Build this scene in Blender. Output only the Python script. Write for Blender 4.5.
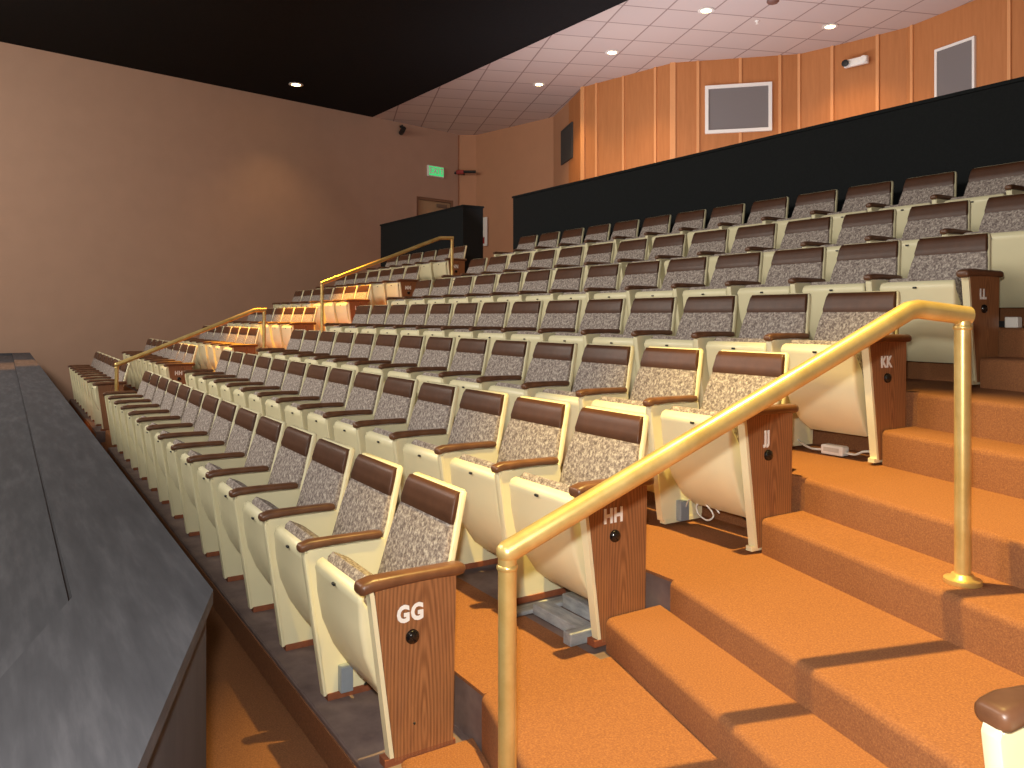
import bpy, bmesh, math, random
from mathutils import Vector, Matrix
random.seed(7)
S = bpy.context.scene
for o in list(bpy.data.objects): bpy.data.objects.remove(o)
COL = S.collection
PI = math.pi
# world axes: along = distance down the rows towards the far side wall (world -X), n = up the tiers (world +Y)
def W(a, n, z): return Vector((-a, n, z))

# ------------------------------------------------------------------ camera
cd = bpy.data.cameras.new('camera'); cam = bpy.data.objects.new('camera', cd); COL.objects.link(cam)
cd.sensor_width = 36; cd.lens = 28.125; cd.shift_x = 0; cd.shift_y = -68.3/1024
cd.clip_start = .05; cd.clip_end = 200
fw = Vector((-.8440, .5363, 0)).normalized()
cam.location = (0, 0, 1.472)
cam.rotation_euler = fw.to_track_quat('-Z', 'Y').to_euler()
S.camera = cam
# ------------------------------------------------------------------ exposure, world, lights
S.view_settings.view_transform = 'Standard'; S.view_settings.look = 'None'
S.view_settings.exposure = 0.12; S.view_settings.gamma = 1; S.view_settings.use_curve_mapping = False
w = bpy.data.worlds.new('world'); S.world = w; w.use_nodes = True
w.node_tree.nodes['Background'].inputs[0].default_value = (1.0, .93, .84, 1)
w.node_tree.nodes['Background'].inputs[1].default_value = .5

def lamp(name, kind, loc, power, col, size=.1, target=None, cone=None, blend=.3):
    l = bpy.data.lights.new(name, kind); l.energy = power; l.color = col
    if kind == 'SPOT':
        l.spot_size = math.radians(cone); l.spot_blend = blend
    if kind in ('SPOT', 'POINT'): l.shadow_soft_size = size
    if kind == 'AREA': l.size = size
    o = bpy.data.objects.new(name, l); COL.objects.link(o); o.location = loc
    if target is not None: o.rotation_euler = (Vector(target)-Vector(loc)).to_track_quat('-Z', 'Y').to_euler()
    return o
WARM = (1.0, .62, .25)
ORANGE = (1.0, .40, .08)
lamp('camera_flash', 'POINT', (-.02, -.03, 1.62), 270, (1, .98, .92), .03)
lamp('near_stair_spot', 'SPOT', W(2.1, 2.2, 6.0), 2700, (1, .71, .20), .05, W(2.1, 2.4, 0), 42, .8)
lamp('far_stair_spot', 'SPOT', W(11.8, 3.6, 6.0), 4300, (1, .46, .035), .06, W(11.8, 3.7, 1), 44, .7)
lamp('parapet_spot', 'SPOT', W(12.4, .05, 6.0), 1500, ORANGE, .05, W(12.4, .05, 0), 22, .6)
for a_, e_ in ((0, 60), (5.5, 330), (11, 520)):
    lamp('added_seat_fill', 'AREA', W(a_, -3.2, 5.8), e_, (1, .93, .83), 2.4, W(a_+.8, 4.5, .6))  # invented soft fill, out of view, added to brighten seats and floor
tile_fill = lamp('added_ceiling_fill', 'AREA', W(8.2, 7.5, 2.7), 150, (.95, .93, 1.0), .4, W(8.0, 9.3, 6.0))  # unseen upward fill added to brighten tiles and back wall, not a known fixture
tile_fill.data.shape = 'RECTANGLE'; tile_fill.rotation_euler = (math.radians(180-38), 0, 0); tile_fill.data.size = 7; tile_fill.data.size_y = .4

# ------------------------------------------------------------------ materials
def mat(name): 
    m = bpy.data.materials.new(name); m.use_nodes = True
    return m, m.node_tree, m.node_tree.nodes['Principled BSDF']
def srgb(c):
    return tuple(((x/255)/12.92 if x/255 <= .04045 else ((x/255+.055)/1.055)**2.4) for x in c)+(1,)
def plain(name, c, rough=.5, metal=0, noise=.06, scale=30, bump=0, spec=.5):
    m, t, b = mat(name)
    n = t.nodes.new('ShaderNodeTexNoise'); n.inputs['Scale'].default_value = scale; n.inputs['Detail'].default_value = 4
    tc = t.nodes.new('ShaderNodeTexCoord'); t.links.new(tc.outputs['Object'], n.inputs['Vector'])
    mx = t.nodes.new('ShaderNodeMix'); mx.data_type = 'RGBA'
    c = srgb(c)
    mx.inputs[6].default_value = tuple(max(0, x*(1-noise*2)) for x in c[:3])+(1,)
    mx.inputs[7].default_value = tuple(min(1, x*(1+noise*2)) for x in c[:3])+(1,)
    t.links.new(n.outputs['Fac'], mx.inputs[0]); t.links.new(mx.outputs[2], b.inputs['Base Color'])
    b.inputs['Roughness'].default_value = rough; b.inputs['Metallic'].default_value = metal
    b.inputs['Specular IOR Level'].default_value = spec
    if bump:
        bp = t.nodes.new('ShaderNodeBump'); bp.inputs['Strength'].default_value = bump; bp.inputs['Distance'].default_value = .004
        t.links.new(n.outputs['Fac'], bp.inputs['Height']); t.links.new(bp.outputs[0], b.inputs['Normal'])
    return m
def ramped(name, stops, scale, detail=6, rough=.9, bump=.3, stretch=(1,1,1), spec=.2, dist=.004, nrough=.6):
    m, t, b = mat(name)
    tc = t.nodes.new('ShaderNodeTexCoord'); mp = t.nodes.new('ShaderNodeMapping'); mp.inputs['Scale'].default_value = stretch
    t.links.new(tc.outputs['Object'], mp.inputs[0])
    n = t.nodes.new('ShaderNodeTexNoise'); n.inputs['Scale'].default_value = scale; n.inputs['Detail'].default_value = detail
    n.inputs['Roughness'].default_value = nrough
    t.links.new(mp.outputs[0], n.inputs['Vector'])
    r = t.nodes.new('ShaderNodeValToRGB')
    while len(r.color_ramp.elements) < len(stops): r.color_ramp.elements.new(.5)
    for e, (p, c) in zip(r.color_ramp.elements, stops): e.position = p; e.color = srgb(c)
    t.links.new(n.outputs['Fac'], r.inputs[0]); t.links.new(r.outputs[0], b.inputs['Base Color'])
    b.inputs['Roughness'].default_value = rough; b.inputs['Specular IOR Level'].default_value = spec
    if bump:
        bp = t.nodes.new('ShaderNodeBump'); bp.inputs['Strength'].default_value = bump; bp.inputs['Distance'].default_value = dist
        t.links.new(n.outputs['Fac'], bp.inputs['Height']); t.links.new(bp.outputs[0], b.inputs['Normal'])
    return m
def emis(name, c, s):
    m, t, b = mat(name)
    b.inputs['Base Color'].default_value = srgb(c); b.inputs['Emission Color'].default_value = srgb(c); b.inputs['Emission Strength'].default_value = s
    return m
IVORY = plain('ivory_enamel', (236, 227, 188), .38, noise=.02, scale=8)
VINYL = ramped('brown_vinyl', [(.3, (72, 43, 27)), (.7, (86, 53, 34))], 14, 3, .42, .15, spec=.4)
ARMV = ramped('armrest_vinyl', [(.3, (96, 62, 42)), (.7, (116, 78, 54))], 14, 3, .38, .1, spec=.5)
TWEED = ramped('tweed_upholstery', [(.32, (100, 88, 84)), (.46, (138, 125, 119)), (.55, (166, 154, 145)), (.68, (206, 195, 182))], 70, 3, .95, .5, nrough=.7)
CARPET = ramped('orange_carpet', [(.25, (112, 70, 50)), (.5, (140, 92, 60)), (.75, (170, 116, 74))], 170, 4, 1, .5, nrough=.8)
BARE = ramped('worn_grey_brown_paint', [(.3, (98, 82, 80)), (.55, (122, 104, 100)), (.8, (142, 122, 112))], 6, 6, .7, .1)
REDB = ramped('red_brown_wood_block', [(.3, (120, 66, 46)), (.7, (150, 90, 62))], 12, 5, .7, .1)
LUMB = ramped('grey_painted_lumber', [(.3, (130, 132, 136)), (.6, (168, 170, 172)), (.8, (200, 200, 198))], 9, 6, .7, .15, stretch=(1, 3, 3))
TAN = plain('tan_wall_paint', (180, 147, 126), .85, noise=.03, scale=3)
BROWNP = plain('tan_back_wall_paint', (186, 136, 102), .8, noise=.03, scale=3)
PANEL = ramped('orange_wood_panelling', [(.3, (176, 114, 68)), (.7, (188, 124, 76))], 3, 5, .6, 0, stretch=(6, 6, .6))
BATTEN = plain('panel_batten', (214, 150, 96), .6, noise=.03)
BLACK = plain('black_fabric', (34, 36, 37), .95, noise=.12, scale=60, spec=.1)
CHAR = ramped('charcoal_cover', [(.25, (56, 55, 59)), (.5, (68, 67, 71)), (.8, (90, 88, 92))], 5, 8, .75, .2, stretch=(.6, 5, 5), spec=.3)
BLKCEIL = plain('black_ceiling', (33, 33, 34), .95, noise=.1, scale=20, spec=.1)
BRASS = ramped('aged_brass', [(.3, (214, 178, 104)), (.7, (238, 210, 140))], 9, 5, .34, .02, spec=.5)
BRASS.node_tree.nodes['Principled BSDF'].inputs['Metallic'].default_value = .6
WHITE = plain('white_paint', (236, 232, 224), .5, noise=.01)
LETTER = plain('white_letter', (245, 244, 238), .5, noise=0)
KNOB = plain('black_gloss', (24, 20, 20), .12, noise=0)
STEEL = plain('galvanised_box', (158, 168, 178), .4, .3, noise=.05)
GRILLE = plain('grey_speaker_cloth', (120, 114, 112), .9, noise=.08, scale=120)
DGRILLE = plain('dark_grille', (62, 60, 58), .8, noise=.08, scale=120)
BLKP = plain('black_plastic', (26, 26, 27), .5, noise=.05)
REDP = plain('red_plastic', (150, 34, 30), .5, noise=.05)
CABW = plain('white_cable', (224, 222, 214), .5, noise=0)
GLOW = emis('lamp_lens', (255, 226, 160), 14)
GREEN = emis('green_exit_face', (70, 205, 120), .75)
DOORM = plain('beige_door', (176, 146, 112), .6, noise=.03)
# laminated wood for end panels
def wood():
    m, t, b = mat('walnut_laminate')
    tc = t.nodes.new('ShaderNodeTexCoord')
    mp = t.nodes.new('ShaderNodeMapping'); mp.inputs['Scale'].default_value = (1, 8, .9); mp.inputs['Location'].default_value = (0, 1.55, -.1)
    t.links.new(tc.outputs['Object'], mp.inputs[0])
    wv = t.nodes.new('ShaderNodeTexWave'); wv.wave_type = 'RINGS'; wv.rings_direction = 'X'; wv.inputs['Scale'].default_value = 3.2
    wv.inputs['Distortion'].default_value = 2.2; wv.inputs['Detail'].default_value = 3; wv.inputs['Detail Scale'].default_value = 1.5
    t.links.new(mp.outputs[0], wv.inputs['Vector'])
    n = t.nodes.new('ShaderNodeTexNoise'); n.inputs['Scale'].default_value = 9; n.inputs['Detail'].default_value = 6
    mp2 = t.nodes.new('ShaderNodeMapping'); mp2.inputs['Scale'].default_value = (1, 22, 1)
    t.links.new(tc.outputs['Object'], mp2.inputs[0]); t.links.new(mp2.outputs[0], n.inputs['Vector'])
    a = t.nodes.new('ShaderNodeMath'); a.operation = 'MULTIPLY_ADD'; a.inputs[1].default_value = .35
    t.links.new(wv.outputs['Fac'], a.inputs[0])
    a2 = t.nodes.new('ShaderNodeMath'); a2.operation = 'MULTIPLY'; a2.inputs[1].default_value = .65
    t.links.new(n.outputs['Fac'], a2.inputs[0]); t.links.new(a2.outputs[0], a.inputs[2])
    r = t.nodes.new('ShaderNodeValToRGB'); r.color_ramp.elements[0].color = srgb((118, 76, 48)); r.color_ramp.elements[1].color = srgb((166, 114, 74))
    r.color_ramp.elements[0].position = .2; r.color_ramp.elements[1].position = .75
    t.links.new(a.outputs[0], r.inputs[0]); t.links.new(r.outputs[0], b.inputs['Base Color'])
    b.inputs['Roughness'].default_value = .4
    return m
WOOD = wood()
def tiles():
    m, t, b = mat('ceiling_tile')
    tc = t.nodes.new('ShaderNodeTexCoord'); mp = t.nodes.new('ShaderNodeMapping'); mp.inputs['Rotation'].default_value = (0, 0, math.radians(19.8))
    t.links.new(tc.outputs['Object'], mp.inputs[0])
    br = t.nodes.new('ShaderNodeTexBrick'); br.offset = 0; br.inputs['Scale'].default_value = 1
    br.inputs['Brick Width'].default_value = .70; br.inputs['Row Height'].default_value = .70
    br.inputs['Mortar Size'].default_value = .014; br.inputs['Mortar Smooth'].default_value = .2
    br.inputs['Color1'].default_value = srgb((214, 198, 190)); br.inputs['Color2'].default_value = srgb((208, 192, 186)); br.inputs['Mortar'].default_value = srgb((160, 138, 132))
    t.links.new(mp.outputs[0], br.inputs['Vector']); t.links.new(br.outputs['Color'], b.inputs['Base Color'])
    b.inputs['Roughness'].default_value = .9
    return m
TILE = tiles()

# ------------------------------------------------------------------ mesh helpers
def obj(name, bm, m, parent=None, smooth=False):
    me = bpy.data.meshes.new(name); bmesh.ops.recalc_face_normals(bm, faces=bm.faces); bm.to_mesh(me); bm.free()
    if m: me.materials.append(m)
    if smooth:
        for p in me.polygons: p.use_smooth = True
    o = bpy.data.objects.new(name, me); COL.objects.link(o)
    if parent: o.parent = parent
    return o
def auto_smooth(o, deg=40):
    me = o.data
    for p in me.polygons: p.use_smooth = True
    me.set_sharp_from_angle(angle=math.radians(deg))
    return o
def prism(bm, pts, h0, h1, M=None):
    """polygon pts (x, y) extruded from h0 to h1 along z, then mapped by M"""
    M = M or (lambda v: v)
    a = [bm.verts.new(M(Vector((x, y, h0)))) for x, y in pts]; b = [bm.verts.new(M(Vector((x, y, h1)))) for x, y in pts]
    bm.faces.new(a[::-1]); bm.faces.new(b)
    n = len(pts)
    for i in range(n): bm.faces.new((a[i], a[(i+1) % n], b[(i+1) % n], b[i]))
def plan(bm, pts, z0, z1): prism(bm, pts, z0, z1, lambda v: Vector((-v.x, v.y, v.z)))
def side(bm, pts, x0, x1): prism(bm, pts, x0, x1, lambda v: Vector((v.z, v.x, v.y)))   # pts are (y, z)
def box(bm, c, s, R=None):
    g = bmesh.ops.create_cube(bm, size=1)
    for v in g['verts']:
        p = Vector((v.co.x*s[0], v.co.y*s[1], v.co.z*s[2]))
        v.co = (R @ p if R else p) + Vector(c)
def bevel(bm, wd, seg=2, ang=None):
    es = [e for e in bm.edges if len(e.link_faces) == 2 and (ang is None or e.calc_face_angle(0) > ang)]
    bmesh.ops.bevel(bm, geom=es, offset=wd, segments=seg, affect='EDGES', profile=.5, clamp_overlap=True)
def loft(bm, rings, cap=True):
    R = [[bm.verts.new(p) for p in r] for r in rings]; n = len(R[0])
    for i in range(len(R)-1):
        for k in range(n): bm.faces.new((R[i][k], R[i][(k+1) % n], R[i+1][(k+1) % n], R[i+1][k]))
    if cap: bm.faces.new(R[0][::-1]); bm.faces.new(R[-1])
def rrect(hw, hh, r, seg=3):
    r = min(r, hw*.98, hh*.98); out = []
    for cx, cy, a0 in ((hw-r, hh-r, 0), (-hw+r, hh-r, 90), (-hw+r, -hh+r, 180), (hw-r, -hh+r, 270)):
        for k in range(seg+1):
            t = math.radians(a0+90*k/seg); out.append((cx+r*math.cos(t), cy+r*math.sin(t)))
    return out
def tube(bm, pts, r, seg=14):
    pts = [Vector(p) for p in pts]; rings = []
    up = Vector((0, 0, 1))
    prev = None
    for i, p in enumerate(pts):
        if i == 0: t = pts[1]-p
        elif i == len(pts)-1: t = p-pts[i-1]
        else: t = ((pts[i+1]-p).normalized()+(p-pts[i-1]).normalized())
        t.normalize()
        if prev is None:
            s = t.cross(up) 
            if s.length < .05: s = t.cross(Vector((1, 0, 0)))
            s.normalize()
        else:
            s = prev-t*prev.dot(t); s.normalize()
        prev = s; u = s.cross(t)
        k = 1
        if 0 < i < len(pts)-1:
            c = (pts[i+1]-p).normalized().dot((p-pts[i-1]).normalized()); k = 1/math.sqrt(max(.2, (1+c)/2))
        rings.append([p+(s*math.cos(2*PI*j/seg)+u*math.sin(2*PI*j/seg))*r*(1 if k < 1.02 else 1) for j in range(seg)])
    loft(bm, rings)
def lathe(bm, prof, seg=24, M=None):
    M = M or (lambda v: v)
    rings = [[M(Vector((r*math.cos(2*PI*k/seg), r*math.sin(2*PI*k/seg), z))) for k in range(seg)] for r, z in prof]
    loft(bm, rings)
def tag(o, label, cat, group=None, kind=None):
    if label: o['label'] = label
    if cat: o['category'] = cat
    if group: o['group'] = group
    if kind: o['kind'] = kind
    return o
def struct(o): o['kind'] = 'structure'; return o
def empty(name, loc, rz=0):
    o = bpy.data.objects.new(name, None); COL.objects.link(o); o.location = loc; o.rotation_euler = (0, 0, rz); o.empty_display_size = .1
    return o
def text_mesh(name, s, size, m, loc, rot, parent=None, off=.0, ext=.001, sx=1):
    c = bpy.data.curves.new(name, 'FONT'); c.body = s; c.size = size; c.align_x = 'CENTER'; c.align_y = 'CENTER'
    c.offset = off; c.space_character = 1.12; c.extrude = ext; c.resolution_u = 3
    t = bpy.data.objects.new('tmp', c); COL.objects.link(t)
    bpy.context.view_layer.update()
    me = bpy.data.meshes.new_from_object(t.evaluated_get(bpy.context.evaluated_depsgraph_get()))
    bpy.data.objects.remove(t)
    me.materials.clear(); me.materials.append(m)
    for v in me.vertices: v.co.x *= sx
    o = bpy.data.objects.new(name, me); COL.objects.link(o); o.location = loc; o.rotation_euler = rot
    if parent: o.parent = parent
    return o

# ------------------------------------------------------------------ setting: floors and tiers
SEAT_Z = [0, .216, .452, .756, 1.10, 1.42, 1.78]     # level the seats stand on
FL = [0, .196, .440, .742, 1.083, 1.405, 1.765, 2.10]
BACK_N = [1.38+.84*j for j in range(7)]
RIS = [.985]+[b-.01 for b in BACK_N]                  # front edge of each tier
A0 = 2.37                                             # plane of the main block's near ends
AR = [2.42, 2.39, 2.36, 2.335, 2.305, 2.32, 2.33, 2.33]   # the same, row by row
A1 = A0+.54*14                                        # 9.93, its far ends
A2 = 11.43                                            # far block, near ends
AW = 17.0
SL = .26
LOW = -.14
def slant(n, a): return n-SL*(A0-a)
bm = bmesh.new(); plan(bm, [(-5, -9), (18.5, -9), (18.5, 1.2), (-5, 1.2)], LOW-.3, LOW)
struct(obj('floor', bm, CARPET))
# seat platforms
for j in range(7):
    for (u0, u1) in ((AR[j]-(.06 if j < 3 else .004), A1+.03), (A2-.03, 17.6)):
        bm = bmesh.new(); n1 = RIS[j+1]+(.3 if j < 6 else 4.5)
        if j == 0:
            plan(bm, [(u0, RIS[0]), (u1, RIS[0]), (u1, n1), (u0, n1)], -.4, 0); bevel(bm, .006, 1)
            struct(obj('floor', bm, BARE))
            bm = bmesh.new(); plan(bm, [(u0, RIS[0]-.006), (u1, RIS[0]-.006), (u1, RIS[0]+.004), (u0, RIS[0]+.004)], LOW, -.02); struct(obj('floor', bm, CARPET))
            continue
        plan(bm, [(u0, RIS[j]), (u1, RIS[j]), (u1, n1), (u0, n1)], FL[j]-.5, FL[j]-.004)
        struct(obj('floor', bm, BARE if j < 3 else CARPET))
        bm = bmesh.new(); e = .50 if j == 1 else .84
        plan(bm, [(u0, RIS[j]-.002), (u1, RIS[j]-.002), (u1, RIS[j]+e), (u0, RIS[j]+e)], FL[j]-.012, FL[j])
        struct(obj('floor', bm, CARPET))
# aisle treads; near aisle fans round with the right-hand block
def slab(pts, z0, z1, front, m=CARPET, bv=.025):
    bm = bmesh.new(); plan(bm, pts, z0, z1); bm.normal_update()
    fr = [W(p[0], p[1], z1) for p in front]
    es = [e for e in bm.edges if all(min((v.co-q).length for q in fr) < 1e-4 for v in e.verts)]
    bmesh.ops.bevel(bm, geom=es, offset=bv, segments=3, affect='EDGES', profile=.5)
    o = obj('floor', bm, m); auto_smooth(o, 50); return struct(o)
for j in range(1, 8):
    nn = RIS[j]; last = j == 7; n2 = nn+1.5 if not last else 16
    aR = -6 if j < 7 else -6
    AE = AR[j]-(.06 if j < 3 else .004)
    q = [(AE, slant(nn, AE)), (AE, n2), (aR, slant(n2, aR) if not last else 16), (aR, slant(nn, aR))]
    slab(q, FL[j]-.55, FL[j], (q[0], q[3]))
    zh = (FL[j]+(FL[j-1] if j > 1 else LOW))/2
    if j == 1: zh = .012
    q = [(AR[j-1]-.012, slant(nn-.275, A0)), (AR[j-1]-.012, nn), (.76, slant(nn+.05, .76)), (.76, slant(nn-.275, .76))]
    slab(q, zh-.4, zh, (q[0], q[3]))
    q = [(A1+.035, nn), (A2-.035, nn), (A2-.035, n2), (A1+.035, n2)]
    slab(q, FL[j]-.55, FL[j], q[:2])
    q = [(A1+.035, nn-.275), (A2-.035, nn-.275), (A2-.035, nn+.05), (A1+.035, nn+.05)]
    slab(q, zh-.4, zh, q[:2])

# ------------------------------------------------------------------ setting: walls and ceiling
CZ = 6.07
def wl(n): return 16+.198*(n-.35)                     # far side wall runs slightly outwards
bm = bmesh.new(); plan(bm, [(wl(-9), -9), (wl(-9)+.25, -9), (wl(9.8)+.25, 9.8), (wl(9.69), 9.69)], -.5, CZ+.01)
# doorway cut: built as panels round the opening
bm.free()
D0, D1, DT = 8.45, 9.58, 4.37
bm = bmesh.new()
plan(bm, [(wl(-9), -9), (wl(-9)+.25, -9), (wl(D0)+.25, D0), (wl(D0), D0)], -.5, CZ+.01)
plan(bm, [(wl(D0), D0), (wl(D0)+.25, D0), (wl(D1)+.25, D1), (wl(D1), D1)], DT, CZ+.01)
plan(bm, [(wl(D1), D1), (wl(D1)+.25, D1), (wl(9.9)+.25, 9.9), (wl(9.72), 9.72)], -.5, CZ+.01)
struct(obj('wall_left', bm, TAN))
C = [(17.95, 9.69), (17.67, 10.15), (15.1, 10.73), (12.8, 9.83), (10.7, 10.27), (9.15, 11.8), (8.3, 12.0), (7.4, 12.16), (6.2, 11.94), (0, 10.7), (-6, 8.4)]
def wallseg(p, q, m, nm):
    d = (Vector(q)-Vector(p)).normalized(); nrm = Vector((-d.y, d.x))
    if nrm.y < 0: nrm = -nrm
    bm = bmesh.new(); plan(bm, [p, q, tuple(Vector(q)+nrm*.2), tuple(Vector(p)+nrm*.2)], 1.2, CZ+.01)
    return struct(obj(nm, bm, m))
for i in range(len(C)-1):
    if i == 2:      # plain paint meets panelling along this stretch
        mid = tuple(Vector(C[2]).lerp(Vector(C[3]), .55))
        wallseg(C[2], mid, BROWNP, 'wall_back'); wallseg(mid, C[3], PANEL, 'wall_back')
    else: wallseg(C[i], C[i+1], BROWNP if i < 2 else PANEL, 'wall_back')
# right and behind, out of frame
bm = bmesh.new(); plan(bm, [(-6, -9), (-6.2, -9), (-6.2, 9), (-6, 8.4)], -.5, CZ); struct(obj('wall_right', bm, TAN))
# ceiling: black over the seats, white tiles at the back
def bnd(a): return 7.2+(17.4-a)*.056
bm = bmesh.new(); plan(bm, [(19, -9), (-6.3, -9), (-6.3, bnd(-6.3)), (19, bnd(19))], CZ-.004, CZ+.2); struct(obj('ceiling', bm, BLKCEIL))
bm = bmesh.new(); plan(bm, [(19, bnd(19)), (-6.3, bnd(-6.3)), (-6.3, 13), (19, 13)], CZ, CZ+.2); struct(obj('ceiling', bm, TILE))
# battens over the joints of the panelling
for n_, (a, n, i) in enumerate([(12.8, 9.83, 3), (12.45, 9.9, 3), (11.8, 10.04, 3), (11.07, 10.19, 3), (10.7, 10.27, 4), (10.38, 10.58, 4), (9.86, 11.1, 4), (9.38, 11.57, 4), (9.15, 11.8, 5), (8.58, 11.93, 5), (7.84, 12.08, 6), (7.29, 12.14, 7), (5.69, 11.84, 8), (4.2, 11.54, 8)]):
    p, q = Vector(C[i]), Vector(C[i+1]); d = (q-p).normalized(); R = Matrix.Rotation(math.atan2(d.y, -d.x), 3, 'Z')
    bm = bmesh.new(); box(bm, (-a, n-.012, (1.9+CZ)/2), (.05 if n_ not in (0, 4) else .1, .03, CZ-1.9), R)
    o = struct(obj('trim_%d' % (n_+1), bm, BATTEN))

# door in the far wall: frame and leaf
t = empty('door_1', W(wl(9.0), 9.0, 2.1), 0); struct(t)
ang = math.atan2(1, .198) - PI/2   # wall direction
def on_left(u, dz, off=0):  # local helper: point on far wall at n=u
    return Vector((-(wl(u)-off), u, dz))
def wbox(name, n0, n1, z0, z1, thick, m, parent=None, off=0):
    bm = bmesh.new(); plan(bm, [(wl(n0)-off, n0), (wl(n0)-off-thick, n0), (wl(n1)-off-thick, n1), (wl(n1)-off, n1)], z0, z1)
    o = obj(name, bm, m)
    if parent: o.parent = parent; o.matrix_parent_inverse = parent.matrix_world.inverted() if False else Matrix.Translation(-parent.location)
    return o
bm = bmesh.new()
plan(bm, [(wl(D0)+.02, D0), (wl(D0)+.12, D0), (wl(D0+.06)+.12, D0+.06), (wl(D0+.06)+.02, D0+.06)], 2.1, DT)
plan(bm, [(wl(D1-.06)+.02, D1-.06), (wl(D1-.06)+.12, D1-.06), (wl(D1)+.12, D1), (wl(D1)+.02, D1)], 2.1, DT)
plan(bm, [(wl(D0+.06)+.02, D0+.06), (wl(D0+.06)+.12, D0+.06), (wl(D1-.06)+.12, D1-.06), (wl(D1-.06)+.02, D1-.06)], DT-.06, DT)
o = obj('door_frame', bm, plain('door_frame_paint', (130, 96, 74), .6)); o.parent = t; o.matrix_parent_inverse = Matrix.Translation(-t.location)
wbox('door_leaf', D0+.06, D1-.06, 2.1, DT-.06, .05, DOORM, t, -.14)
wbox('door_closer', 9.1, 9.4, DT-.2, DT-.12, .05, plain('closer_metal', (120, 100, 84), .5), t, -.09)

# ------------------------------------------------------------------ black partition walls behind the top row
def partition(pts, z, label):
    bm = bmesh.new(); plan(bm, pts, 1.6, z); e = empty('partition_wall', W((pts[0][0]+pts[1][0])/2, 6.7, FL[7]))
    o = obj('panel', bm, BLACK, e); o.matrix_parent_inverse = Matrix.Translation(-e.location)
    bm = bmesh.new(); q = [(a+(.015 if i in (0, 3) else -.015) * (1 if pts[0][0] > pts[1][0] else -1), n+(-.015 if i < 2 else .015)) for i, (a, n) in enumerate(pts)]
    plan(bm, q, z, z+.03); o = obj('cap', bm, BLACK, e); o.matrix_parent_inverse = Matrix.Translation(-e.location)
    return tag(e, label, 'partition wall')
partition([(10.45, 6.66), (-4, 6.66), (-4, 6.82), (10.45, 6.82)], 3.29, 'long black partition wall behind the top row of the centre seats')
partition([(15.7, 6.7), (12.12, 6.7), (12.12, 7.1), (15.7, 7.1)], 3.36, 'short black partition wall behind the far block of seats, below the exit sign')

# ------------------------------------------------------------------ charcoal parapet at left
pe = empty('parapet', W(1.9, .3, LOW))
def child(o, e): o.parent = e; o.matrix_parent_inverse = Matrix.Translation(-e.location); return o
Z = .85
outer = [(15.7, .372), (1.895, .401), (1.10, .118), (.75, -.9)]
inner = [(15.7, .12), (2.015, .128), (1.50, -.05), (1.12, -.9)]
bm = bmesh.new()
for i in range(3): plan(bm, [outer[i], outer[i+1], inner[i+1], inner[i]], Z-.03, Z)
bmesh.ops.remove_doubles(bm, verts=bm.verts, dist=.0005)
child(obj('cap', bm, CHAR), pe)
bm = bmesh.new()
off = [(15.7, .36), (1.905, .388), (1.12, .105), (.775, -.9)]
off2 = [(15.7, .14), (2.03, .148), (1.52, -.03), (1.14, -.9)]
for i in range(3): plan(bm, [off[i], off[i+1], off2[i+1], off2[i]], LOW, Z-.031)
child(obj('side', bm, ramped('charcoal_side', [(.3, (64, 63, 67)), (.7, (78, 76, 80))], 8, 6, .8, .1, stretch=(1, 1, .3))), pe)
bm = bmesh.new(); plan(bm, [(15.7, .118), (2.016, .126), (1.502, -.052), (1.122, -.9), (15.7, -.9)], Z-.12, Z-.036)
child(obj('inner_cover', bm, CHAR), pe)
bm = bmesh.new(); plan(bm, [(15.74, .34), (15.7, .372), (15.7, -.9), (15.74, -.9)], LOW, Z+.0)
child(obj('end_cap', bm, CHAR), pe)
tag(pe, 'charcoal black covered parapet with a wide flat top, angled at its near corner', 'parapet')

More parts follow.
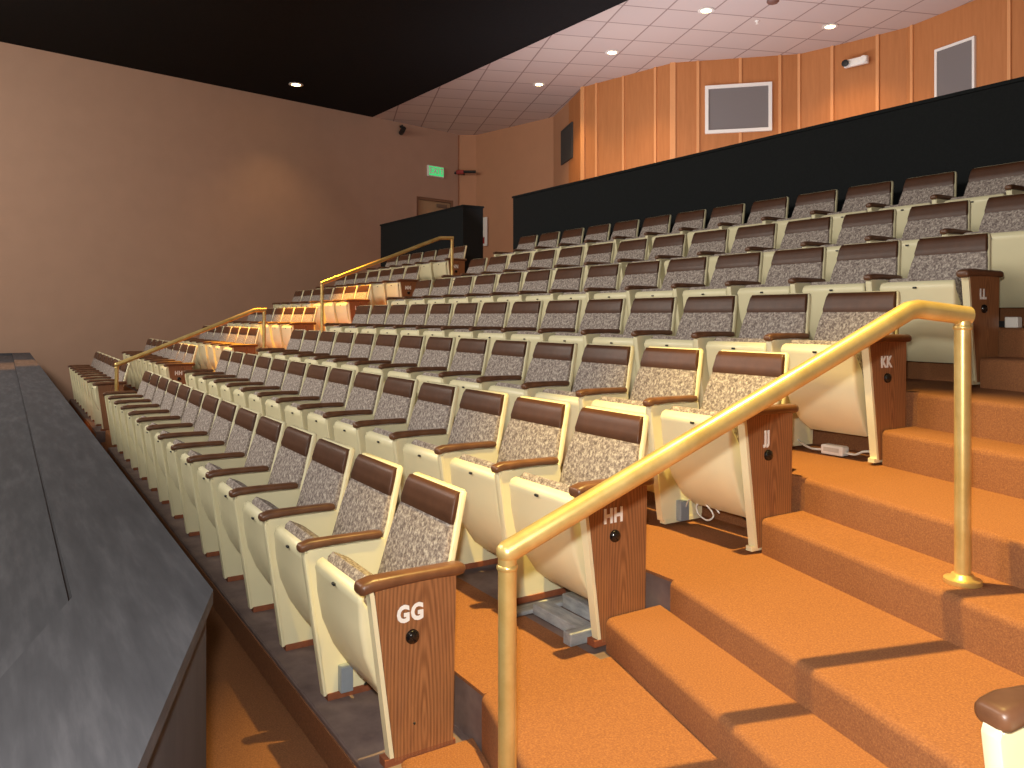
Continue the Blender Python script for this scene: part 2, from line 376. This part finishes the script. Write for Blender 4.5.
# ------------------------------------------------------------------ seats
SP = .54
def seatmeshes():
    D = {}
    def keep(k, bm, m, smooth=40):
        o = obj(k, bm, m); auto_smooth(o, smooth); D[k] = o.data; bpy.data.objects.remove(o)
    # local frame: x from 0 (outer face of the near standard) towards -x, y = 0 at back top, z = 0 floor of the tier
    stdp = [(-.372, .585), (-.385, .565), (-.312, .02), (-.095, .02), (-.085, .30), (-.08, .585)]
    stdm = [(-.410, .585), (-.418, .565), (-.342, .02), (-.075, .02), (-.062, .30), (-.10, .585)]
    bm = bmesh.new(); side(bm, stdm, -.032, -.002); side(bm, [(-.421, .585), (-.427, .566), (-.350, .018), (-.338, .018), (-.412, .566)], -.036, .002); bevel(bm, .002, 1); keep('standard', bm, IVORY)
    bm = bmesh.new(); side(bm, stdp, -.034, -.012); bevel(bm, .003, 1)
    side(bm, [(-.392, .588), (-.3855, .566), (-.3145, .012), (-.3005, .012), (-.370, .566), (-.376, .588)], -.034, .004)
    keep('end_standard', bm, IVORY)
    bm = bmesh.new(); side(bm, [(-.371, .588), (-.369, .566), (-.2995, .012), (-.085, .012), (-.078, .30), (-.072, .588)], -.0118, .006); keep('end_panel', bm, WOOD)
    bm = bmesh.new(); box(bm, (-.017, -.205, .0125), (.046, .26, .025)); keep('foot_plate', bm, REDB)
    bm = bmesh.new(); box(bm, (-.017, -.207, .0105), (.034, .25, .021)); keep('foot_ivory', bm, IVORY)
    # armrests
    def arm(hw, y0, y1, zt, th, x):
        bm = bmesh.new(); rings = []
        L = y1-y0
        for t, kw, kh in ((0, .66, .55), (.012, .88, .82), (.04, .99, .97), (.12, 1, 1.0), (.4, .96, .88), (.7, .92, .82), (.92, .95, .9), (.975, .8, .8), (1, .45, .4)):
            y = y0+L*t; c = zt-th/2-(.006 if t < .1 else 0)+.004*math.sin(PI*t)
            rings.append([Vector((x+a*kw, y, c+b*kh)) for a, b in rrect(hw, th/2, th*.42, 4)])
        loft(bm, rings); return bm
    keep('armrest', arm(.026, -.445, -.105, .620, .036, -.017), ARMV, 60)
    keep('end_armrest', arm(.036, -.425, -.035, .624, .044, -.012), ARMV, 60)
    # seat pan, folded up: centre line from top front to hinge
    cx = -SP/2-.017
    path = [(-.366, .556), (-.379, .550), (-.385, .53), (-.382, .518), (-.377, .44), (-.360, .345), (-.322, .25), (-.268, .165), (-.205, .115)]
    def strip(path, hw, th, shift, r=.02, wk=None, back=False):
        rings = []
        for i, p in enumerate(path):
            q0 = Vector(path[max(0, i-1)]); q1 = Vector(path[min(len(path)-1, i+1)]); d = (q1-q0).normalized(); nrm = Vector((d.y, -d.x))
            # nrm must point backwards (+y)
            if nrm.x < 0: nrm = -nrm
            k = wk[i] if wk else 1
            ring = []
            for a, b in rrect(hw*k, th[i]/2 if isinstance(th, list) else th/2, r, 4):
                crown = -.018*(1-(a/(hw*k))**2) if shift == 0 else 0
                c = Vector(p)+nrm*(b+shift+crown+((th[i]/2-.012) if back else 0))
                ring.append(Vector((cx+a, c.x, c.y)))
            rings.append(ring)
        bm = bmesh.new(); loft(bm, rings); return bm
    keep('seat_pan', strip(path, .222, [.012, .02, .022, .026, .07, .085, .085, .07, .04], 0, .014, [.95, .98, 1, .99, .985, .97, .94, .88, .80], True), IVORY, 50)
    cush = [(-.312, .574), (-.318, .562), (-.326, .50), (-.315, .42), (-.290, .33), (-.248, .25), (-.205, .20)]
    keep('seat_cushion', strip(cush, .207, [.07, .085, .085, .085, .08, .07, .05], .004, .022, [.96, 1, 1, 1, 1, .97, .9]), TWEED, 60)
    bm = bmesh.new(); box(bm, (cx+.0, -.402, .530), (.022, .010, .010)); bevel(bm, .002, 1); keep('seat_bumper', bm, BLKP)
    # back: shell with rim and two upholstery panels
    def bp(z):      # centre line of the back, y for a height z
        return -.285*(.847-z)-.10*max(0, (.847-z)-.2)**2*1.2
    def hwid(z): return .208+(.847-z)*.13 if z > .60 else .240
    zs = [.300, .36, .44, .52, .60, .68, .76, .82, .838, .847]
    rings = []
    for i, z in enumerate(zs):
        h = hwid(z); k = 1 if i < 8 else (.985 if i == 8 else .94)
        th = .015 if 0 < i < 9 else .009
        y = bp(z)
        rings.append([Vector((cx+a, y+.008+b+.010*(1-(a/h)**2), z)) for a, b in rrect(h*k, th, .010, 3)])
    bm = bmesh.new(); loft(bm, rings); keep('back_shell', bm, IVORY, 50)
    def pad(z0, z1, th, m, key, n=7, edge=.5, lean=0):
        rings = []
        for i in range(n):
            t = i/(n-1); z = z0+(z1-z0)*t; h = hwid(z)-.007; k = .985 if i in (0, n-1) else 1
            tt = th*(edge if i in (0, n-1) else 1)
            y = bp(z)-.014
            rings.append([Vector((cx+a, y+.010+b-tt*.35+.010*(1-(a/h)**2), z+lean*a)) for a, b in rrect(h*k, tt*.8, .008, 4)])
        bm = bmesh.new(); loft(bm, rings); keep(key, bm, m, 60)
    pad(.33, .736, .020, TWEED, 'back_cushion', 9, .8)
    pad(.732, .842, .019, VINYL, 'head_pad', 6, .7)
    bm = bmesh.new(); R = Matrix.Rotation(PI/2, 3, 'Y')
    lathe(bm, [(.024, 0), (.024, .006), (.020, .013), (.010, .018), (.003, .019)], 20, lambda v: R @ v); keep('aisle_light', bm, KNOB, 50)
    return D
SM = seatmeshes()
def part(name, key, parent, loc=(0, 0, 0), sx=1):
    o = bpy.data.objects.new(name, SM[key]); COL.objects.link(o); o.parent = parent; o.location = loc
    if sx != 1: o.scale = (sx, 1, 1)
    return o
def seat_body(e, sx=1):
    for nm, k in (('seat_pan', 'seat_pan'), ('seat_cushion', 'seat_cushion'), ('backrest', 'back_shell'), ('back_cushion', 'back_cushion'), ('head_pad', 'head_pad')):
        o = part(nm, k, e, sx=sx)
        if nm == 'seat_pan':
            b = part('seat_bumper', 'seat_bumper', o)
        if nm == 'head_pad': o['label'] = 'dark brown vinyl head pad'
        if nm == 'back_cushion': o['label'] = 'grey brown tweed back cushion'
letters_cache = {}
def letters(s, parent, z=.487):
    size = .075
    if s not in letters_cache:
        o = text_mesh('row_letters', s, size, LETTER, (0, 0, 0), (0, 0, 0), None, off=.0034, ext=.001, sx=.84); letters_cache[s] = o.data; bpy.data.objects.remove(o)
    o = bpy.data.objects.new('row_letters', letters_cache[s]); COL.objects.link(o); o.parent = parent
    o.location = (.0075, -.245, z); o.rotation_euler = (PI/2, 0, PI/2); o['label'] = 'white letters %s' % s
    return o
# prototype seat built once, copied for every place in the rows
proto = empty('theater_seat', (0, 0, 0))
part('side_panel', 'standard', proto); part('armrest', 'armrest', proto); part('foot_plate', 'foot_plate', proto); seat_body(proto)
proto_end = empty('theater_seat', (0, 0, 0))
sp_ = part('side_panel', 'end_standard', proto_end); wp = part('wood_panel', 'end_panel', proto_end); wp['label'] = 'walnut laminate end panel'
part('aisle_light', 'aisle_light', proto_end, (.006, -.238, .41)); part('armrest', 'end_armrest', proto_end); part('foot_plate', 'foot_plate', proto_end); seat_body(proto_end)
def copy_tree(o, parent=None):
    c = o.copy(); COL.objects.link(c); c.parent = parent
    for ch in list(o.children): copy_tree(ch, c)
    return c
def drop(o):
    for ch in list(o.children): drop(ch)
    bpy.data.objects.remove(o)
ORD = ['first', 'second', 'third', 'fourth', 'fifth', 'sixth', 'seventh', 'eighth', 'ninth', 'tenth', 'eleventh', 'twelfth', 'thirteenth', 'last']
ROWS = ['GG', 'HH', 'JJ', 'KK', 'LL', 'MM', 'NN']
WHERE = ['front row GG', 'second row HH', 'third row JJ', 'fourth row KK', 'fifth row LL', 'sixth row MM', 'top row NN']
def place_row(j, a0, count, block, skip=()):
    for i in range(count):
        if i in skip: continue
        e = copy_tree(proto_end if i == 0 else proto); e.location = W(a0+SP*i, BACK_N[j], SEAT_Z[j]); e.name = 'theater_seat'
        if j > 1:
            for c in e.children:
                if c.name.startswith('foot_plate'): c.data = SM['foot_ivory']
        if i == 0:
            letters(ROWS[j], [c for c in e.children if c.name.startswith('wood_panel')][0]) if not (block == 'far' and j in (0, 2)) else None
            if block == 'centre':
                lab = 'folding theater seat with walnut end panel lettered %s beside the near stairs' % ROWS[j]
            else: lab = 'aisle-end seat of the far block beyond the far stairs, %s' % WHERE[j]
        else:
            od = ORD[i] if i < count-1 else 'farthest'
            if block == 'centre': lab = 'ivory and brown folding seat, %s from the near stairs in centre %s' % (od, WHERE[j])
            else: lab = 'ivory and brown folding seat, %s from the far stairs in far-block %s' % (od, WHERE[j])
            if i == count-1:
                lab = ('ivory and brown seat at the far-stairs end of centre %s' if block == 'centre' else 'ivory and brown seat nearest the far side wall in %s') % WHERE[j]
        if i == count-1:
            part('side_panel', 'standard', e, (-SP, 0, 0)); part('armrest', 'armrest', e, (-SP, 0, 0)); part('foot_plate', 'foot_plate', e, (-SP, 0, 0))
        tag(e, lab, 'theater seat', '%s seats of %s' % ('centre block' if block == 'centre' else 'far block', WHERE[j]))
for j in range(7):
    place_row(j, AR[j], 14, 'centre', (0,) if j == 6 else ())
for j, c in enumerate([8, 8, 7, 7, 7, 7, 6]):
    place_row(j, A2, c, 'far')
# the one seat of the right-hand block that reaches into the frame, turned with the fan of that block
e = empty('theater_seat', W(.615, 1.82, FL[1]+.002), -math.radians(14.6))
part('side_panel', 'standard', e, sx=-1); part('foot_plate', 'foot_plate', e, sx=-1); ar = part('armrest', 'end_armrest', e, sx=-1)
seat_body(e, -1)
tag(e, 'lone brown armrest and ivory seat across the stairs at the lower right corner', 'theater seat')
drop(proto); drop(proto_end)

# ------------------------------------------------------------------ brass handrails
def rail(name, low, knee, end, zl, zk, ze, foot_l, foot_e, r, label, rp=None):
    rp = rp or r*.82
    e = empty(name, W(end[0], end[1], foot_e))
    P, K, Q = W(low[0], low[1], zl), W(knee[0], knee[1], zk), W(end[0], end[1], ze)
    bm = bmesh.new()
    d1 = (K-P).normalized(); d2 = (Q-K).normalized()
    tube(bm, [P-d1*0.0, P+d1*.03, K-d1*.06, K-d1*.02, K+d2*.02, K+d2*.05, Q-d2*.01, Q+d2*r*.7], r, 20)
    h = child(obj('handrail', bm, BRASS), e); auto_smooth(h, 50)
    for (c, zt, zb) in ((low, zl, foot_l), (end, ze, foot_e)):
        bm = bmesh.new(); top = W(c[0], c[1], zt)
        lathe(bm, [(rp, zb), (rp, zt-.02), (rp*1.0, zt)], 20, lambda v: Vector((top.x+v.x, top.y+v.y, v.z)))
        p = child(obj('post', bm, BRASS), e); auto_smooth(p, 50)
        bm = bmesh.new(); lathe(bm, [(rp*1.06, zt-r*1.55), (rp*1.16, zt-r*1.45), (rp*1.16, zt-r*1.2), (rp*1.06, zt-r*1.1)], 20, lambda v: Vector((top.x+v.x, top.y+v.y, v.z)))
        c2 = obj('collar', bm, BRASS); c2.parent = p; auto_smooth(c2, 50)
        bm = bmesh.new(); lathe(bm, [(rp*2.25, zb), (rp*2.3, zb+.004), (rp*2.25, zb+.014), (rp*1.5, zb+.020), (rp*1.3, zb+.03), (rp, zb+.032)], 24, lambda v: Vector((top.x+v.x, top.y+v.y, v.z)))
        f = obj('flange', bm, BRASS); f.parent = p; auto_smooth(f, 50)
    # rounded elbow at the foot of the slope
    bm = bmesh.new(); bmesh.ops.create_uvsphere(bm, u_segments=20, v_segments=12, radius=r*1.0)
    for v in bm.verts: v.co += P
    el = child(obj('elbow', bm, BRASS, smooth=True), e)
    bm = bmesh.new(); bmesh.ops.create_uvsphere(bm, u_segments=20, v_segments=12, radius=r*1.0)
    for v in bm.verts: v.co += Q
    el = child(obj('elbow', bm, BRASS, smooth=True), e)
    return tag(e, label, 'handrail')
rail('brass_handrail', (1.84, 1.154), (1.50, 2.50), (1.43, 2.67), .831, 1.496, 1.474, .012, .591, .031,
     'large polished brass handrail on the near stairs in the foreground')
rail('brass_handrail', (10.7, 1.15), (10.7, 2.79), (10.7, 2.91), .88, 1.547, 1.547, .012, .591, .027,
     'brass handrail on the lower flight of the far stairs')
rail('brass_handrail', (10.7, 3.70), (10.7, 5.52), (10.7, 5.725), 1.92, 2.637, 2.645, .9125, 1.765, .027,
     'brass handrail on the upper flight of the far stairs')

# ------------------------------------------------------------------ ceiling lights
def downlight(a, n, z, label, r=.095, glow=GLOW):
    e = empty('ceiling_downlight', W(a, n, z))
    bm = bmesh.new(); lathe(bm, [(r*.8, .0), (r*1.25, -.002), (r*1.3, -.012), (r*1.1, -.02), (r*.82, -.016), (r*.8, .0)], 28)
    t_ = obj('trim_ring', bm, WHITE, e); auto_smooth(t_, 50)
    bm = bmesh.new(); lathe(bm, [(r*.8, -.002), (r*.8, -.010), (r*.5, -.022), (r*.05, -.026)], 28)
    o = obj('lens', bm, glow, e); auto_smooth(o, 60)
    tag(e, label, 'ceiling light', 'recessed ceiling lights')
LT = [(13.112, 8.967, 'lit ceiling downlight with starry glare, nearest the exit corner', 120),
      (10.838, 8.953, 'lit oval downlight in the white ceiling left of the large framed grille', 110),
      (8.59, 8.917, 'lit downlight near the top edge of the photo in the white tiles', 110),
      (8.009, 11.07, 'lit downlight close to the wood wall above the emergency light', 110)]
for a, n, lab, pw in LT:
    downlight(a, n, CZ, lab)
    lamp('downlight_beam', 'SPOT', W(a, n, CZ-.05), pw, WARM, .08, W(a, n, 0), 118, .7)
downlight(15.698, 4.897, CZ-.004, 'lone lit downlight in the black ceiling above the far seats', .11)
lamp('downlight_beam', 'SPOT', W(15.698, 4.897, CZ-.06), 60, WARM, .08, W(15.7, 4.9, 0), 100, .8)

# ------------------------------------------------------------------ wall fittings
def wall_panel(name, p, q, z0, z1, border, face, frame, label, cat, depth=.05, fw_=.06):
    p, q = Vector(p), Vector(q); L = (q-p).length; d = (q-p).normalized(); c = (p+q)/2
    e = empty(name, W(c.x, c.y, (z0+z1)/2), math.atan2(d.y, -d.x))
    H = z1-z0
    bm = bmesh.new(); box(bm, (0, -.01, 0), (L-fw_, .03, H-fw_)); o = obj('grille_face', bm, face, e)
    bm = bmesh.new()
    for sx in (-1, 1): box(bm, (sx*(L/2-fw_/2), -depth/2, 0), (fw_, depth, H))
    for sz in (-1, 1): box(bm, (0, -depth/2, sz*(H/2-fw_/2)), (L-2*fw_, depth, fw_))
    obj('frame', bm, frame, e)
    return tag(e, label, cat)
wall_panel('wall_grille', (14.35, 10.43), (13.50, 10.10), 4.80, 5.55, 0, DGRILLE, DGRILLE, 'small dark wall grille at the left end of the wood panelling', 'wall grille', .03, .04)
wall_panel('wall_grille', (10.30, 10.665), (9.48, 11.47), 4.74, 5.60, 0, GRILLE, WHITE, 'large grey wall grille in a white frame at the centre of the wood wall', 'wall grille')
wall_panel('wall_grille', (6.86, 12.06), (6.2, 11.94), 4.72, 5.54, 0, GRILLE, WHITE, 'grey wall grille in a white frame at the upper right', 'wall grille', .04, .04)
# emergency light
p, q = Vector(C[6-0-0]), Vector(C[7]); 
e = empty('emergency_light', W(8.14, 11.97, 5.68), math.atan2((q-p).y, -(q-p).x))
bm = bmesh.new(); box(bm, (0, -.04, 0), (.40, .08, .13)); bevel(bm, .02, 3); auto_smooth(obj('housing', bm, WHITE, e), 50)
for s in (-1, 1):
    bm = bmesh.new(); R = Matrix.Rotation(PI/2, 3, 'X')
    lathe(bm, [(.03, 0), (.055, .03), (.06, .05), (.045, .055)], 16, lambda v: R @ v+Vector((s*.15, -.08, -.035*s*s+.03)))
    auto_smooth(obj('lamp_head', bm, WHITE if s > 0 else BLKP, e), 50)
tag(e, 'white twin-head emergency light mounted high on the orange wood wall', 'emergency light')
# exit sign on far wall
ra = math.atan2(1, -.198)
e = empty('exit_sign', W(wl(9.0)-.03, 9.0, 5.03), ra)
# local +x runs along the wall (increasing n), local -y faces ... room side resolved below
bm = bmesh.new(); box(bm, (0, 0, 0), (.50, .06, .27)); bevel(bm, .008, 1); obj('housing', bm, WHITE, e)
bm = bmesh.new(); box(bm, (0, -.033, 0), (.44, .01, .22)); obj('sign_face', bm, GREEN, e)
text_mesh('exit_letters', 'EXIT', .20, LETTER, (0, -.041, 0), (PI/2, 0, 0), e, off=.004, ext=.002)
tag(e, 'glowing green exit sign high on the tan side wall above the door', 'exit sign')
# small black camera under the ceiling at the far wall
e = empty('wall_camera', W(wl(7.97)-.02, 7.97, 5.95))
bm = bmesh.new(); box(bm, (0.05, 0, .02), (.12, .05, .05)); bevel(bm, .01, 1); obj('bracket', bm, BLKP, e)
bm = bmesh.new(); R = Matrix.Rotation(math.radians(60), 3, 'Y')
lathe(bm, [(.05, -.1), (.06, -.08), (.06, .1), (.04, .11)], 16, lambda v: R @ v+Vector((.1, 0, -.1))); auto_smooth(obj('body', bm, BLKP, e), 50)
tag(e, 'small black wall camera tucked under the ceiling on the tan side wall', 'wall camera')
# dark horizontal bracket with red middle at the corner
e = empty('corner_bracket', W(17.72, 9.72, 5.07), math.atan2(.35, -.0)-PI/2+.6)
bm = bmesh.new(); tube(bm, [(-.42, 0, -.03), (-.15, 0, .01), (.15, 0, .02), (.42, 0, .0)], .035, 10); auto_smooth(obj('bar', bm, BLKP, e))
bm = bmesh.new(); box(bm, (0, 0, .02), (.2, .09, .10)); bevel(bm, .015, 2); obj('red_centre', bm, REDP, e)['label'] = 'red middle of the bar'
bm = bmesh.new(); box(bm, (.0, .14, .0), (.04, .22, .04)); obj('mount', bm, BLKP, e)
tag(e, 'dark horizontal bar with a red middle mounted in the far back corner', 'wall fitting')
# white notice with red foot on the back wall
p, q = Vector(C[1]), Vector(C[2]); dd = (q-p).normalized()
e = empty('wall_notice', W(17.32, 10.17, 3.58), math.atan2(dd.y, -dd.x))
bm = bmesh.new(); box(bm, (0, 0, 0), (.24, .03, .72)); bevel(bm, .005, 1); obj('board', bm, WHITE, e)
bm = bmesh.new(); box(bm, (-.02, -.018, -.22), (.12, .01, .16)); obj('red_mark', bm, REDP, e)
tag(e, 'narrow white notice with a red mark on the wall between the black partitions', 'wall notice')
# smoke detector and sprinkler dot in the tiles
e = empty('smoke_detector', W(7.80, 9.46, CZ))
bm = bmesh.new(); lathe(bm, [(.085, 0), (.09, -.02), (.07, -.045), (.02, -.05)], 20); auto_smooth(obj('body', bm, plain('detector_brown', (120, 84, 74), .5), e), 50)
tag(e, 'small brown ceiling detector at the top edge among white tiles', 'smoke detector')
e = empty('sprinkler_head', W(8.484, 9.921, CZ))
bm = bmesh.new(); lathe(bm, [(.035, 0), (.03, -.012), (.01, -.02), (.01, -.04), (.025, -.045), (.02, -.05)], 14); auto_smooth(obj('body', bm, WHITE, e), 50)
tag(e, 'tiny white sprinkler head in the white ceiling tiles', 'sprinkler')

# ------------------------------------------------------------------ boxes, cables and lumber under the seats
def jbox(a, n, z, label, s=(.035, .05, .10), m=STEEL):
    e = empty('junction_box', W(a, n, z))
    bm = bmesh.new(); box(bm, (0, 0, s[2]/2), s); bevel(bm, .003, 1); obj('body', bm, m, e)
    bm = bmesh.new(); box(bm, (s[0]/2+.001, 0, s[2]/2), (.003, s[1]*.9, s[2]*.94)); obj('cover_plate', bm, m, e)
    return tag(e, label, 'electrical box')
jbox(AR[0]+SP-.02, 1.38-.27, .03, 'grey metal electrical box on the foot of the seat beside the GG end')
jbox(A0+SP-.02, 3.06-.225, .46, 'grey metal electrical box on the seat foot beside the JJ end', (.035, .06, .10))
def cable(pts, r, m, label):
    # smooth the hand-laid points
    P = [Vector(p) for p in pts]; out = []
    for i in range(len(P)-1):
        p0, p1, p2, p3 = P[max(0, i-1)], P[i], P[i+1], P[min(len(P)-1, i+2)]
        for k in range(8):
            t = k/8; out.append(.5*((2*p1)+(p2-p0)*t+(2*p0-5*p1+4*p2-p3)*t*t+(3*p1-p0-3*p2+p3)*t**3))
    out.append(P[-1])
    bm = bmesh.new(); tube(bm, out, r, 8); o = obj('cable', bm, m, smooth=True); return tag(o, label, 'cable')
cable([W(2.87, 1.16, .07), W(2.80, 1.15, .11), W(2.70, 1.14, .13), W(2.55, 1.14, .135), W(2.41, 1.15, .12)], .004, BLKP, 'thin black cable looping under the GG end seat')
cable([W(2.87, 2.84, .53), W(2.82, 2.82, .58), W(2.74, 2.83, .575), W(2.68, 2.83, .53), W(2.71, 2.82, .50), W(2.78, 2.83, .52), W(2.79, 2.84, .56), W(2.72, 2.85, .575), W(2.66, 2.85, .54)], .004, CABW, 'white looped cable under the JJ end seat')
cable([W(2.86, 2.9, .55), W(2.7, 2.93, .56), W(2.55, 2.95, .50), W(2.41, 2.98, .47)], .004, BLKP, 'black cable drooping under the JJ end seat to the panel')
e = empty('power_strip', W(2.62, 3.66, .747))
bm = bmesh.new(); box(bm, (0, 0, .025), (.13, .06, .05)); bevel(bm, .008, 2); obj('body', bm, WHITE, e)
bm = bmesh.new(); box(bm, (0, -.031, .028), (.09, .004, .022)); obj('socket_plate', bm, plain('socket_grey', (200, 196, 186), .5), e)
tag(e, 'white electrical block on the carpet under the KK end seat', 'power box')
cable([W(2.69, 3.66, .765), W(2.76, 3.66, .76), W(2.84, 3.68, .775), W(2.88, 3.7, .79)], .006, CABW, 'white cable running left from the power box under row KK')
cable([W(2.55, 3.66, .765), W(2.50, 3.66, .765), W(2.46, 3.67, .785), W(2.41, 3.68, .79)], .006, CABW, 'white cable running right from the power box to the KK panel')
cable([W(2.5, 4.71, 1.23), W(2.35, 4.715, 1.20), W(2.2, 4.69, 1.17), W(2.05, 4.60, 1.16), W(1.9, 4.56, 1.15)], .004, BLKP, 'black cable hanging along the step riser beside the LL end panel')
# white outlet on the riser right of LL
e = empty('outlet_box', W(2.27, 4.76, FL[5]))
bm = bmesh.new(); box(bm, (0, 0, .03), (.07, .05, .06)); bevel(bm, .004, 1); obj('body', bm, WHITE, e)
bm = bmesh.new(); box(bm, (-.07, 0, .02), (.07, .04, .035)); obj('black_socket', bm, BLKP, e)
tag(e, 'small white outlet box on the tier edge right of the LL end panel', 'outlet')
# grey lumber frame below the HH end seats
def board(a0_, n0_, a1_, n1_, z, wd, th, label, m=LUMB):
    p, q = W(a0_, n0_, z), W(a1_, n1_, z); d = q-p; L = d.length; c = (p+q)/2
    e = None
    bm = bmesh.new(); box(bm, (0, 0, th/2), (L, wd, th)); bevel(bm, .003, 1)
    o = obj('timber_board', bm, m); o.location = c; o.rotation_euler = (0, 0, math.atan2(d.y, d.x))
    return tag(o, label, 'board', 'grey boards under row HH')
board(2.88, 1.80, 2.88, 2.19, .196, .07, .018, 'flat grey board on the floor under the second HH seat foot')
board(2.84, 1.95, 2.53, 1.95, .196, .08, .045, 'front grey board lying lengthwise under the HH end seat')
board(2.84, 2.10, 2.53, 2.10, .196, .07, .06, 'rear grey board lying lengthwise under the HH end seat')
board(2.50, 1.84, 2.50, 2.17, .196, .05, .05, 'short grey block just inside the HH end panel foot')
